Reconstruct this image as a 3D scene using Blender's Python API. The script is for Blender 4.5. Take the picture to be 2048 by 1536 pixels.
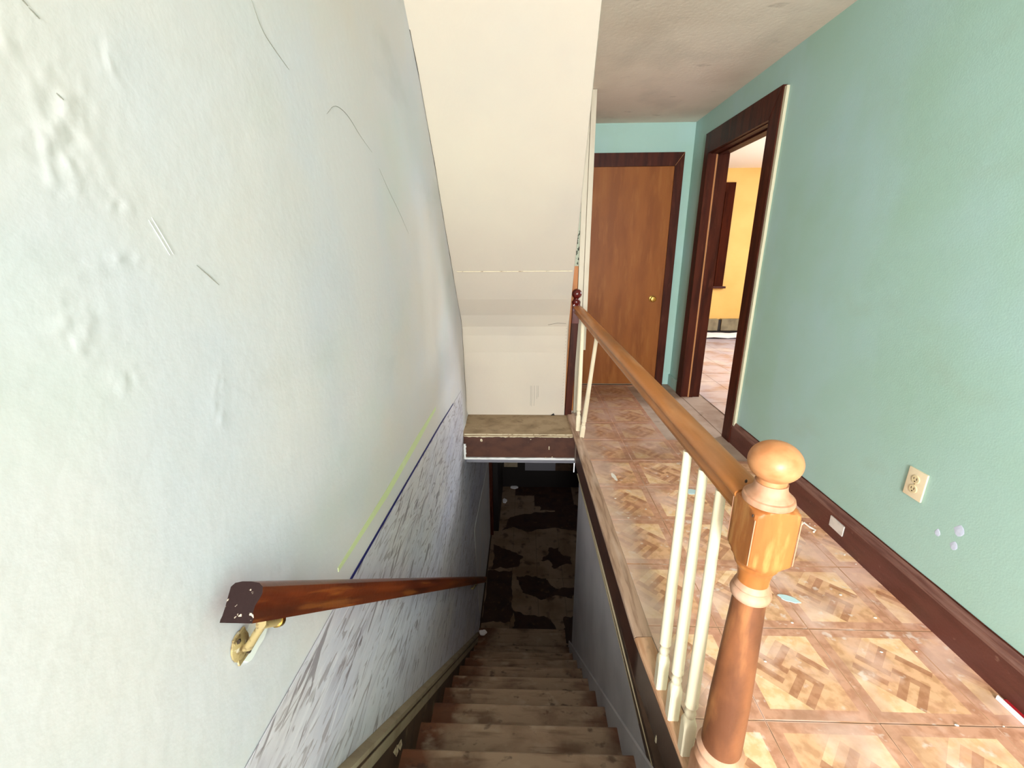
import bpy, bmesh, math, random
from mathutils import Vector, Matrix, noise
random.seed(7)
for o in list(bpy.data.objects): bpy.data.objects.remove(o)
S = bpy.context.scene
COL = S.collection

def srgb(r, g, b):
    f = lambda c: (c/12.92 if c <= .04045 else ((c+.055)/1.055)**2.4)
    return (f(r/255), f(g/255), f(b/255), 1)

# ---------------------------------------------------------------- camera, sky, lights, exposure
cam = bpy.data.cameras.new('camera'); co = bpy.data.objects.new('camera', cam); COL.objects.link(co)
cam.sensor_fit = 'HORIZONTAL'; cam.sensor_width = 36; cam.lens = 862/2048*36
cam.clip_start = .02; cam.clip_end = 100
p, yw, rl = (math.radians(a) for a in (17.1, 1.8, .34))
fwd = Vector((-math.sin(yw)*math.cos(p), math.cos(yw)*math.cos(p), -math.sin(p)))
rgt = Vector((math.cos(yw), math.sin(yw), 0)); dwn = fwd.cross(rgt)
r2 = math.cos(rl)*rgt + math.sin(rl)*dwn; d2 = -math.sin(rl)*rgt + math.cos(rl)*dwn
m = Matrix((r2, -d2, -fwd)).transposed().to_4x4(); m.translation = (0, 0, 1.31)
co.matrix_world = m
S.camera = co
S.view_settings.view_transform = 'Standard'; S.view_settings.look = 'None'
S.view_settings.gamma = 1; S.view_settings.use_curve_mapping = False
S.view_settings.exposure = 0.10
W = bpy.data.worlds.new('sky'); S.world = W; W.use_nodes = True
bg = W.node_tree.nodes['Background']; bg.inputs[0].default_value = (.72, .86, 1, 1); bg.inputs[1].default_value = 1.0

def area(name, loc, target, sx, sy, power, col):
    l = bpy.data.lights.new(name, 'AREA'); l.shape = 'RECTANGLE'; l.size = sx; l.size_y = sy
    l.energy = power; l.color = col
    o = bpy.data.objects.new(name, l); COL.objects.link(o); o.location = loc
    o.rotation_euler = (Vector(target)-Vector(loc)).to_track_quat('-Z', 'Y').to_euler()
    return o
# daylight through the window in the wall behind the camera, and through the side room's window
area('window_daylight', (-.02, -3.24, 1.45), (1.25, -1.2, 1.0), .8, 1.35, 345, (.96, .97, .98))
area('hall_ceiling_fill', (.95, -.6, 2.33), (.75, .6, 0), .7, .7, 10, (1, .90, .76))  # unseen warm fill added overhead to brighten the stairs and upper walls
area('room_daylight', (4.5, 4.6, 1.5), (2.2, 4.9, .9), 1.5, 1.5, 185, (.86, .93, 1))
area('lower_room_daylight', (1.95, 5.0, -1.0), (.2, 4.6, -2.3), .8, .9, 4.5, (1, .92, .82))

# ---------------------------------------------------------------- materials
def mat(name, col, rough=.6, layers=(), bump=(), metallic=0, spec=.4, emit=None, bands=(), post=()):
    """layers: (colour, (sx,sy,sz), lo, hi, amount[, detail[, rotz/rot]]) noise masks over the base colour; bump: (scale, strength)"""
    M = bpy.data.materials.new(name); M.use_nodes = True
    N, L = M.node_tree.nodes, M.node_tree.links
    b = N['Principled BSDF']; b.inputs['Roughness'].default_value = rough; b.inputs['Metallic'].default_value = metallic
    b.inputs['Specular IOR Level'].default_value = spec
    geo = N.new('ShaderNodeNewGeometry')
    last = None
    def add_layer(i, ly, last):
        c, sc, lo, hi, amt = ly[:5]
        det = ly[5] if len(ly) > 5 else 4
        rot = ly[6] if len(ly) > 6 else (0, 0, 0)
        mp = N.new('ShaderNodeMapping'); mp.inputs['Scale'].default_value = sc; mp.inputs['Rotation'].default_value = rot
        mp.inputs['Location'].default_value = (i*3.7+1.3, i*1.9, i*5.1)
        if any(rot):
            mr = N.new('ShaderNodeMapping'); mr.inputs['Rotation'].default_value = rot; mp.inputs['Rotation'].default_value = (0, 0, 0)
            L.new(geo.outputs['Position'], mr.inputs[0]); L.new(mr.outputs[0], mp.inputs[0])
        else:
            L.new(geo.outputs['Position'], mp.inputs[0])
        nz = N.new('ShaderNodeTexNoise'); nz.inputs['Scale'].default_value = 1; nz.inputs['Detail'].default_value = det
        nz.inputs['Distortion'].default_value = ly[7] if len(ly) > 7 else 0
        L.new(mp.outputs[0], nz.inputs['Vector'])
        mr = N.new('ShaderNodeMapRange'); mr.inputs['From Min'].default_value = lo; mr.inputs['From Max'].default_value = hi
        mr.inputs['To Max'].default_value = amt; L.new(nz.outputs['Fac'], mr.inputs['Value'])
        mx = N.new('ShaderNodeMix'); mx.data_type = 'RGBA'; L.new(mr.outputs[0], mx.inputs['Factor'])
        if last: L.new(last, mx.inputs['A'])
        else: mx.inputs['A'].default_value = col
        mx.inputs['B'].default_value = c; last = mx.outputs['Result']
        return last
    for i, ly in enumerate(layers): last = add_layer(i, ly, last)
    for c, ax, ctr, hw, soft, amt in bands:      # worn, dusty or falloff-darkened lanes: a soft-edged, noise-broken band across one axis
        sx = N.new('ShaderNodeSeparateXYZ'); L.new(geo.outputs['Position'], sx.inputs[0])
        nz = N.new('ShaderNodeTexNoise'); nz.inputs['Scale'].default_value = 7; nz.inputs['Detail'].default_value = 6; L.new(geo.outputs['Position'], nz.inputs['Vector'])
        a1 = N.new('ShaderNodeMath'); a1.operation = 'SUBTRACT'; L.new(sx.outputs[ax], a1.inputs[0]); a1.inputs[1].default_value = ctr
        a2 = N.new('ShaderNodeMath'); a2.operation = 'ABSOLUTE'; L.new(a1.outputs[0], a2.inputs[0])
        a3 = N.new('ShaderNodeMath'); a3.operation = 'MULTIPLY_ADD'; L.new(nz.outputs['Fac'], a3.inputs[0]); a3.inputs[1].default_value = -soft*3; L.new(a2.outputs[0], a3.inputs[2])
        mr = N.new('ShaderNodeMapRange'); mr.inputs['From Min'].default_value = hw-soft*1.5; mr.inputs['From Max'].default_value = hw-soft*.5
        mr.inputs['To Min'].default_value = amt; mr.inputs['To Max'].default_value = 0; L.new(a3.outputs[0], mr.inputs['Value'])
        mx = N.new('ShaderNodeMix'); mx.data_type = 'RGBA'; L.new(mr.outputs[0], mx.inputs['Factor'])
        if last: L.new(last, mx.inputs['A'])
        else: mx.inputs['A'].default_value = col
        mx.inputs['B'].default_value = c; last = mx.outputs['Result']
    for i, ly in enumerate(post): last = add_layer(i+9, ly, last)
    if last: L.new(last, b.inputs['Base Color'])
    else: b.inputs['Base Color'].default_value = col
    if bump:
        prev = None
        for k, (sc, st) in enumerate(bump):
            nz = N.new('ShaderNodeTexNoise'); nz.inputs['Scale'].default_value = sc; nz.inputs['Detail'].default_value = 5
            L.new(geo.outputs['Position'], nz.inputs['Vector'])
            bp = N.new('ShaderNodeBump'); bp.inputs['Strength'].default_value = st; bp.inputs['Distance'].default_value = .01
            L.new(nz.outputs['Fac'], bp.inputs['Height'])
            if prev: L.new(prev, bp.inputs['Normal'])
            prev = bp.outputs[0]
        L.new(prev, b.inputs['Normal'])
    if emit:
        b.inputs['Emission Color'].default_value = emit[0]; b.inputs['Emission Strength'].default_value = emit[1]
    return M

MW = {}
MW['plaster'] = mat('pale_painted_plaster', srgb(210, 208, 211), .5, [
    (srgb(194, 200, 213), (1.6, 2.2, 1.4), .45, .66, .6), (srgb(212, 202, 191), (1.2, 1.1, 1.5), .48, .7, .7),
    (srgb(192, 204, 198), (2, 1.5, 2.3), .52, .7, .4), (srgb(178, 180, 178), (2.5, 2.2, 4.5), .6, .75, .35, 6)],
    [(9, .05), (45, .07)], spec=.25)
MW['cream'] = mat('cream_drywall', srgb(198, 186, 171), .7, [
    (srgb(190, 181, 170), (2, 2, 3), .45, .7, .6), (srgb(212, 202, 182), (1, 1, 1), .45, .7, .5)], [(60, .06), (3, .1)], spec=.2)
MW['ceiling'] = mat('ceiling_paint', srgb(240, 228, 214), .8, [
    (srgb(216, 200, 184), (1.3, 1.6, 1), .45, .72, .8), (srgb(120, 105, 92), (5, 9, 3), .66, .8, .6, 6), (srgb(206, 198, 186), (3, 2, 2), .5, .7, .5)], [(50, .12)], spec=.15)
MW['teal'] = mat('teal_painted_wall', srgb(162, 196, 186), .55, [
    (srgb(154, 188, 168), (1.2, 1.3, 1.6), .42, .68, .7), (srgb(172, 202, 210), (1.6, 1.9, 1.2), .48, .7, .5),
    (srgb(158, 180, 164), (3, 3, 5), .6, .76, .35, 6)], [(160, .06), (14, .06)], spec=.3)
MW['mustard'] = mat('yellow_painted_wall', srgb(222, 178, 100), .6, [(srgb(208, 162, 84), (2, 2, 3), .45, .7, .6)], [(80, .08)], spec=.3)
MW['white_ceiling'] = mat('white_ceiling_paint', srgb(240, 232, 222), .8)
MW['marble'] = mat('marble_print_wallpaper', srgb(206, 204, 214), .45, [
    (srgb(182, 182, 202), (1, 1.4, 2.6), .44, .64, .7, 5), (srgb(212, 204, 196), (1, 1.3, 1.7), .5, .7, .6),
    (srgb(164, 158, 172), (2, 3.2, 17), .52, .68, .6, 8, (math.radians(-8), 0, 0), 1.2),
    (srgb(132, 120, 124), (2, 6, 36), .585, .62, .6, 7, (math.radians(8), 0, 0), 1.6),
    (srgb(112, 100, 106), (2, 3, 20), .595, .622, .7, 8, (math.radians(-16), 0, 0), 2.2),
    (srgb(224, 222, 230), (2, 7, 48), .56, .68, .6, 6, (math.radians(-4), 0, 0), 1.0)], [(40, .06)], spec=.4)
MW['dark_wood'] = mat('dark_brown_stained_wood', srgb(72, 32, 20), .45, [
    (srgb(46, 19, 12), (22, 22, 2.5), .42, .62, .8, 6), (srgb(96, 54, 38), (30, 30, 8), .6, .74, .5, 6)], [(60, .06)], spec=.15)
MW['maroon'] = mat('maroon_baseboard_paint', srgb(92, 50, 42), .42, [
    (srgb(74, 38, 32), (20, 6, 30), .45, .65, .7, 6), (srgb(132, 98, 84), (40, 40, 60), .67, .75, .5, 6)], [(120, .1)], spec=.45)
MW['base_cap'] = mat('worn_baseboard_cap', srgb(120, 86, 76), .5, [(srgb(84, 48, 42), (20, 5, 60), .45, .62, .8, 6)], [(120, .1)])
MW['red_rail'] = mat('glossy_red_brown_rail', srgb(112, 48, 18), .3, [
    (srgb(70, 24, 10), (40, 3, 26), .42, .62, .85, 6, (math.radians(41), 0, 0)), (srgb(164, 94, 40), (40, 4, 50), .58, .72, .6, 6, (math.radians(41), 0, 0))], [(60, .05)], spec=.45)
MW['rail_end'] = mat('chipped_purple_brown_end', srgb(38, 25, 24), .75, [(srgb(186, 170, 152), (60, 90, 60), .67, .69, .9, 3)], [(90, .1)], spec=.1)
MW['oak'] = mat('honey_oak', srgb(172, 106, 52), .45, [
    (srgb(148, 86, 38), (28, 28, 6), .42, .64, .7, 6), (srgb(214, 162, 96), (40, 40, 9), .52, .72, .6, 6), (srgb(120, 74, 44), (9, 9, 9), .6, .78, .7, 6)], [(70, .06)], spec=.45)
MW['oak_ball'] = mat('pale_oak_ball', srgb(188, 130, 84), .42, [(srgb(164, 104, 60), (26, 26, 40), .45, .66, .7, 6), (srgb(206, 156, 112), (12, 12, 12), .52, .7, .6)], [(70, .05)], spec=.45)
MW['oak_rail'] = mat('worn_oak_rail', srgb(178, 112, 56), .42, [
    (srgb(156, 96, 40), (36, 3, 36), .42, .62, .75, 6), (srgb(204, 150, 104), (14, 3, 14), .52, .7, .6, 5), (srgb(140, 110, 88), (4, .9, 4), .55, .68, .7, 4)], [(70, .06)], spec=.45)
MW['oak_worn'] = mat('bare_worn_wood', srgb(186, 140, 110), .6, [
    (srgb(150, 102, 70), (30, 30, 7), .42, .64, .7, 6), (srgb(206, 170, 146), (12, 12, 12), .52, .72, .6, 6)], [(70, .06)])
MW['oak_shaft'] = mat('grimy_turned_wood', srgb(136, 84, 52), .5, [
    (srgb(92, 54, 34), (11, 11, 5), .42, .6, .8, 6), (srgb(182, 122, 74), (24, 24, 5), .54, .72, .7, 6)], [(70, .08)])
MW['cream_wood'] = mat('cream_painted_wood', srgb(230, 216, 186), .5, [
    (srgb(220, 204, 170), (14, 14, 6), .5, .7, .55, 6), (srgb(170, 150, 122), (60, 60, 40), .66, .78, .6, 5)], [(70, .06)])
MW['cherry'] = mat('dark_cherry_lacquer', srgb(88, 18, 14), .22, [(srgb(52, 10, 8), (20, 20, 6), .45, .65, .7)], spec=.6)
MW['door_ply'] = mat('brown_birch_door', srgb(140, 82, 32), .5, [
    (srgb(120, 64, 22), (9, 9, 1.6), .42, .62, .7, 7), (srgb(154, 98, 44), (24, 24, 4), .52, .7, .5, 7)], [(40, .05)], spec=.25)
MW['pale_wood'] = mat('raw_pale_wood', srgb(176, 122, 76), .6, [(srgb(210, 190, 160), (30, 30, 3), .52, .66, .8)])
MW['orange_wood'] = mat('orange_wood', srgb(176, 108, 44), .5, [(srgb(140, 80, 30), (30, 30, 4), .45, .65, .7)])
MW['brass'] = mat('brass', srgb(200, 168, 92), .28, metallic=1)
MW['old_brass'] = mat('tarnished_brass', srgb(164, 146, 102), .5, [(srgb(98, 76, 50), (90, 90, 90), .5, .66, .85), (srgb(206, 200, 184), (60, 60, 60), .6, .66, .8)], metallic=.35)
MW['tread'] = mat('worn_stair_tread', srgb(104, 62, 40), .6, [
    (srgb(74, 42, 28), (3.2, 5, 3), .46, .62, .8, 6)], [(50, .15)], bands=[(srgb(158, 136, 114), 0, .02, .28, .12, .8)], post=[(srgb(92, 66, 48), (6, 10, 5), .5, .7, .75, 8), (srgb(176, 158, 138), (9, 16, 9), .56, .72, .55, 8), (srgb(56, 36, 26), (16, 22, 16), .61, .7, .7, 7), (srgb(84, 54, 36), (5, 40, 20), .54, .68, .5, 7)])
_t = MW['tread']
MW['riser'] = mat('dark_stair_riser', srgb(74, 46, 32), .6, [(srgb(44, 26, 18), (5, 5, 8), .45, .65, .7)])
MW['stringer'] = mat('dark_stringer_board', srgb(76, 56, 42), .6, [(srgb(40, 28, 20), (6, 9, 9), .45, .65, .8), (srgb(130, 114, 92), (12, 12, 12), .64, .76, .6)])
MW['stringer_cap'] = mat('drab_cap_moulding', srgb(150, 136, 112), .55, [(srgb(126, 110, 88), (12, 8, 12), .5, .7, .8, 6)], [(60, .1)])
MW['grey_wall'] = mat('grey_stairwell_wall', srgb(186, 182, 184), .6, [(srgb(160, 156, 160), (2, 3, 2), .45, .68, .7), (srgb(168, 166, 172), (5, 4, 5), .55, .72, .5)], [(50, .06)], spec=.3)
MW['ledge_top'] = mat('dusty_brown_ledge', srgb(148, 126, 96), .65, [(srgb(112, 90, 62), (7, 9, 5), .46, .66, .8, 6), (srgb(90, 66, 44), (16, 16, 9), .6, .74, .6)], [(50, .1)])
MW['fascia'] = mat('dark_brown_fascia', srgb(78, 46, 32), .5, [(srgb(56, 30, 22), (9, 9, 14), .45, .65, .7), (srgb(160, 130, 108), (34, 34, 34), .72, .76, .6)])
MW['white_paint'] = mat('white_gloss_paint', srgb(226, 226, 222), .45, [(srgb(196, 190, 180), (16, 16, 16), .55, .7, .6)])
MW['cream_lip'] = mat('ragged_cream_paint', srgb(204, 190, 160), .6, [(srgb(120, 96, 70), (40, 40, 40), .55, .66, .8)])
MW['drab_line'] = mat('drab_cream_line', srgb(172, 158, 128), .6)
MW['cream_edge'] = mat('cream_plaster_edge', srgb(198, 192, 164), .6)
MW['dull_cream'] = mat('dull_cream_paint', srgb(202, 192, 172), .55, [(srgb(180, 168, 146), (14, 14, 4), .5, .7, .6)])
MW['matte_brown'] = mat('matte_dark_brown', srgb(60, 24, 12), .85, [(srgb(40, 16, 9), (20, 20, 3), .45, .65, .7)], spec=.05)
MW['subfloor'] = mat('dusty_underlayment', srgb(168, 148, 132), .7, [(srgb(140, 116, 100), (4, 5, 3), .45, .66, .8, 6), (srgb(96, 78, 66), (9, 9, 9), .62, .74, .6, 6)], [(40, .1)])
wear = [(srgb(234, 200, 186), (5.2, 5.6, 2), .48, .62, .6, 9), (srgb(168, 130, 108), (5, 6, 2), .56, .72, .5, 7), (srgb(232, 216, 206), (26, 30, 9), .62, .72, .7, 6)]
dust_falloff = [(srgb(192, 168, 154), 0, .45, .06, .05, .62), (srgb(116, 86, 68), 1, 4.2, 1.5, .3, .5)]  # nosing dust; brown far band paints light falloff along with grime
grain = lambda c: [(c, (30, 30, 5), .44, .6, .7, 7), (srgb(206, 148, 124), (7, 8, 3), .5, .66, .45, 8)]
MW['tile_border'] = mat('vinyl_border_brown', srgb(208, 156, 128), .42, grain(srgb(176, 122, 92))+wear, [(60, .05)], bands=dust_falloff)
MW['tile_light'] = mat('vinyl_light_maple', srgb(244, 208, 168), .42, grain(srgb(224, 176, 120))+wear, [(60, .05)], bands=dust_falloff)
MW['tile_mid'] = mat('vinyl_mid_oak', srgb(226, 178, 138), .42, grain(srgb(192, 140, 100))+wear, [(60, .05)], bands=dust_falloff)
MW['tile_dark'] = mat('vinyl_dark_oak', srgb(192, 140, 106), .42, grain(srgb(162, 108, 74))+wear, [(60, .05)], bands=dust_falloff)
MW['tile_edge'] = mat('vinyl_worn_edge', srgb(200, 152, 120), .5, wear)
MW['room_tile'] = mat('hazy_worn_vinyl', srgb(186, 178, 188), .22, [(srgb(164, 130, 112), (4, 5, 2), .46, .66, .7, 6), (srgb(214, 206, 206), (3, 3, 2), .5, .7, .7)], [(40, .06)], spec=.6)
MW['low_tile'] = mat('dirty_beige_tile', srgb(140, 118, 98), .55, [(srgb(112, 86, 62), (4, 4, 3), .45, .66, .8, 6), (srgb(72, 48, 34), (9, 9, 5), .56, .66, .8, 8)], [(40, .1)])
MW['low_dark'] = mat('dark_adhesive', srgb(58, 36, 26), .6, [(srgb(36, 22, 16), (8, 8, 5), .45, .65, .8), (srgb(96, 70, 50), (22, 22, 9), .6, .7, .6, 6)])
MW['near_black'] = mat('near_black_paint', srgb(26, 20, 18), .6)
MW['low_wall'] = mat('grey_lower_wall', srgb(120, 118, 124), .6)
MW['navy'] = mat('navy_border_line', srgb(18, 22, 96), .5)
MW['green_line'] = mat('yellow_green_line', srgb(206, 218, 168), .6, [(srgb(214, 224, 200), (9, 9, 9), .55, .7, .7)])
MW['crack'] = mat('hairline_crack', srgb(128, 126, 116), .8)
MW['dark_crack'] = mat('dark_gap', srgb(70, 66, 58), .8)
MW['ivory'] = mat('ivory_plastic', srgb(226, 212, 180), .35, spec=.5)
MW['ivory_dark'] = mat('ivory_socket', srgb(214, 198, 158), .35)
MW['slot'] = mat('dark_slot', srgb(50, 38, 28), .6)
MW['plate'] = mat('brushed_grey_plate', srgb(214, 208, 200), .45, [(srgb(184, 178, 172), (90, 20, 20), .45, .65, .6)], spec=.5)
MW['chip_blue'] = mat('pale_blue_paint', srgb(196, 222, 226), .6)
MW['chip_white'] = mat('white_plaster', srgb(240, 234, 224), .7)
MW['red'] = mat('red_plastic', srgb(168, 30, 40), .4)
MW['paper'] = mat('white_paper', srgb(244, 242, 246), .6)
MW['heater'] = mat('grey_green_heater', srgb(128, 118, 92), .5, [(srgb(96, 86, 66), (9, 9, 9), .45, .66, .7)])
MW['mold'] = mat('mouldy_plaster', srgb(170, 176, 158), .8, [(srgb(40, 44, 36), (60, 60, 34), .56, .6, .95, 4)])
MW['glass'] = mat('window_glass', (.8, .9, 1, 1), .05); MW['glass'].node_tree.nodes['Principled BSDF'].inputs['Transmission Weight'].default_value = 1
MW['glow'] = mat('daylight_gap', (1, 1, 1, 1), .5, emit=((.95, .97, 1, 1), 2.0))
MW['patch'] = mat('bare_spackle', srgb(228, 232, 230), .8)
MW['smudge'] = mat('pale_lilac_spackle', srgb(196, 206, 226), .7)

# ---------------------------------------------------------------- builders
ORG = {}
def setp(o, label=None, cat=None, group=None, kind=None):
    for k, v in (('label', label), ('category', cat), ('group', group), ('kind', kind)):
        if v: o[k] = v
    return o
def root(name, loc, label=None, cat=None, group=None, kind=None):
    o = bpy.data.objects.new(name, None); COL.objects.link(o); o.location = loc; o.empty_display_size = .05
    ORG[o.name] = Vector(loc)
    return setp(o, label, cat, group, kind)
def put(name, bm, mats, parent=None, smooth=False, base=None, recalc=True, **kw):
    """bmesh in world coordinates -> one object whose origin is its parent's (or its own base)"""
    if not isinstance(mats, (list, tuple)): mats = [mats]
    if recalc: bmesh.ops.recalc_face_normals(bm, faces=bm.faces)
    if parent is not None: org = ORG[parent.name]
    elif base is not None: org = Vector(base)
    else:
        xs = [v.co for v in bm.verts]
        mn = [min(c[i] for c in xs) for i in range(3)]; mxx = [max(c[i] for c in xs) for i in range(3)]
        org = Vector(((mn[0]+mxx[0])/2, (mn[1]+mxx[1])/2, mn[2]))
    for v in bm.verts: v.co -= org
    me = bpy.data.meshes.new(name); bm.to_mesh(me); bm.free()
    for mm in mats: me.materials.append(MW[mm] if isinstance(mm, str) else mm)
    if smooth:
        me.polygons.foreach_set('use_smooth', [True]*len(me.polygons))
        try: me.set_sharp_from_angle(angle=math.radians(38))
        except Exception: pass
    o = bpy.data.objects.new(name, me); COL.objects.link(o)
    if parent is not None: o.parent = parent
    else: o.location = org
    ORG[o.name] = org.copy()
    return setp(o, **kw)
def B(): return bmesh.new()
def box(bm, x0, x1, y0, y1, z0, z1, bev=0, mi=0):
    t = bmesh.new()
    vs = [t.verts.new((x, y, z)) for x in (x0, x1) for y in (y0, y1) for z in (z0, z1)]
    for f in ((0, 1, 3, 2), (4, 6, 7, 5), (0, 4, 5, 1), (2, 3, 7, 6), (0, 2, 6, 4), (1, 5, 7, 3)): t.faces.new([vs[i] for i in f])
    if bev: bmesh.ops.bevel(t, geom=t.edges[:], offset=bev, segments=2, affect='EDGES', profile=.7)
    return merge(bm, t, mi)
def merge(bm, t, mi=0, M=None):
    if M is not None: bmesh.ops.transform(t, matrix=M, verts=t.verts)
    mp = {v: bm.verts.new(v.co) for v in t.verts}
    for f in t.faces:
        try: g = bm.faces.new([mp[v] for v in f.verts]); g.material_index = mi or f.material_index
        except ValueError: pass
    t.free(); return bm
def prism(bm, pts, axis, a, b, mi=0, bev=0):
    """polygon in the two other axes (order x,y,z without axis), extruded from a to b along axis"""
    t = bmesh.new()
    def P(q, w): l = list(q); l.insert(axis, w); return l
    A = [t.verts.new(P(q, a)) for q in pts]; C = [t.verts.new(P(q, b)) for q in pts]
    n = len(pts)
    for i in range(n): t.faces.new((A[i], A[(i+1) % n], C[(i+1) % n], C[i]))
    if n > 4:
        from mathutils.geometry import tessellate_polygon
        for tri in tessellate_polygon([[Vector((q[0], q[1], 0)) for q in pts]]):
            t.faces.new([A[i] for i in tri]); t.faces.new([C[i] for i in tri[::-1]])
    else: t.faces.new(A); t.faces.new(C[::-1])
    if bev: bmesh.ops.bevel(t, geom=t.edges[:], offset=bev, segments=2, affect='EDGES')
    return merge(bm, t, mi)
def lathe(bm, prof, cx, cy, seg=32, sq=None, M=None, mi=0):
    """prof: (z, r[, h]) rings; h = half width of a square stock the ring is clipped to"""
    t = bmesh.new(); rings = []
    for pr in prof:
        z, r = pr[0], pr[1]; h = pr[2] if len(pr) > 2 else None
        ring = []
        for i in range(seg):
            a = 2*math.pi*(i+.5)/seg; rr = r
            if h: rr = min(r, h/max(abs(math.cos(a)), abs(math.sin(a))))
            ring.append(t.verts.new((cx+rr*math.cos(a), cy+rr*math.sin(a), z)))
        rings.append(ring)
    for A, C in zip(rings, rings[1:]):
        for i in range(seg): t.faces.new((A[i], A[(i+1) % seg], C[(i+1) % seg], C[i]))
    t.faces.new(rings[0][::-1]); t.faces.new(rings[-1])
    return merge(bm, t, mi, M)
def sweep(bm, prof, p0, p1, up=(0, 0, 1), mi=0, end_mi=None):
    """closed profile (u across, v up) swept straight from p0 to p1"""
    t = bmesh.new(); p0, p1 = Vector(p0), Vector(p1); d = (p1-p0).normalized()
    u = d.cross(Vector(up)).normalized(); v = u.cross(d).normalized()
    A = [t.verts.new(p0+u*a+v*b) for a, b in prof]; C = [t.verts.new(p1+u*a+v*b) for a, b in prof]
    n = len(prof)
    for i in range(n): t.faces.new((A[i], A[(i+1) % n], C[(i+1) % n], C[i])).material_index = mi
    for f in (t.faces.new(A), t.faces.new(C[::-1])): f.material_index = mi if end_mi is None else end_mi
    return merge(bm, t)
def tube(bm, pts, r, seg=8, mi=0):
    t = bmesh.new(); pts = [Vector(q) for q in pts]; rings = []
    for i, q in enumerate(pts):
        d = (pts[min(i+1, len(pts)-1)]-pts[max(i-1, 0)]).normalized()
        u = d.orthogonal().normalized() if i == 0 else (pu - d*pu.dot(d)).normalized()
        pu = u; w = d.cross(u)
        rr = r[i] if isinstance(r, (list, tuple)) else r
        rings.append([t.verts.new(q+(u*math.cos(2*math.pi*k/seg)+w*math.sin(2*math.pi*k/seg))*rr) for k in range(seg)])
    for A, C in zip(rings, rings[1:]):
        for k in range(seg): t.faces.new((A[k], A[(k+1) % seg], C[(k+1) % seg], C[k]))
    t.faces.new(rings[0][::-1]); t.faces.new(rings[-1])
    return merge(bm, t, mi)
def blob(bm, c, sx, sy, sz, seed=0, sub=2, amp=.35):
    t = bmesh.new(); bmesh.ops.create_icosphere(t, subdivisions=sub, radius=1)
    for v in t.verts:
        k = 1+amp*noise.noise(v.co*1.7+Vector((seed*3.1, seed, 0)))
        v.co = Vector((v.co.x*sx*k, v.co.y*sy*k, v.co.z*sz*k))+Vector(c)
    return merge(bm, t)
def ribbon_yz(bm, pts, w, x0, x1):
    """flat strip on a wall facing +x following (y,z) points"""
    n = len(pts); L = []; R = []
    for i in range(n):
        a, b = pts[max(i-1, 0)], pts[min(i+1, n-1)]
        d = Vector((b[0]-a[0], b[1]-a[1])).normalized(); q = Vector((-d.y, d.x))
        ww = w if not isinstance(w, (list, tuple)) else w[i]
        L.append((pts[i][0]+q.x*ww/2, pts[i][1]+q.y*ww/2)); R.append((pts[i][0]-q.x*ww/2, pts[i][1]-q.y*ww/2))
    for i in range(n-1):
        prism(bm, [L[i], L[i+1], R[i+1], R[i]], 0, x0, x1)
    return bm
def ragged(y0, y1, n, amp, seed):
    return [(y0+(y1-y0)*i/n, amp*noise.noise(Vector((i*.83+seed, seed*2.3, .5)))) for i in range(n+1)]

XL, XR, ZC = -.465, 1.474, 2.37       # stairwell left wall, hall right wall, ceiling
YP, YB = 3.38, 4.27                   # panel over the ledge, far hall wall
def xn(y):                            # open edge of the hall floor: two boards meeting at y = 1.2
    return .366+(2.95-y)*.0173 if y > 1.2 else .3963+(1.2-y)*.083
XS = .405                             # stairwell side wall below the hall floor
FL = -2.42                            # lower floor

# ---------------------------------------------------------------- structure: floors
ST = dict(kind='structure')
fl = B()
prism(fl, [(xn(.63)+.012, .63), (XR+.15, .63), (XR+.15, YB), (.33, YB), (.33, 3.43), (.40, 3.43), (.395, 2.99), (xn(2.98)+.012, 2.98), (xn(1.2)+.012, 1.2)], 2, -.2, 0)
box(fl, XL, XR+.15, -3.3, .63, -.2, 0)
floor = put('floor', fl, 'subfloor', base=(.9, 2, -.2), label='hall floor of worn parquet-print vinyl squares beside the stairwell', **ST)

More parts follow.
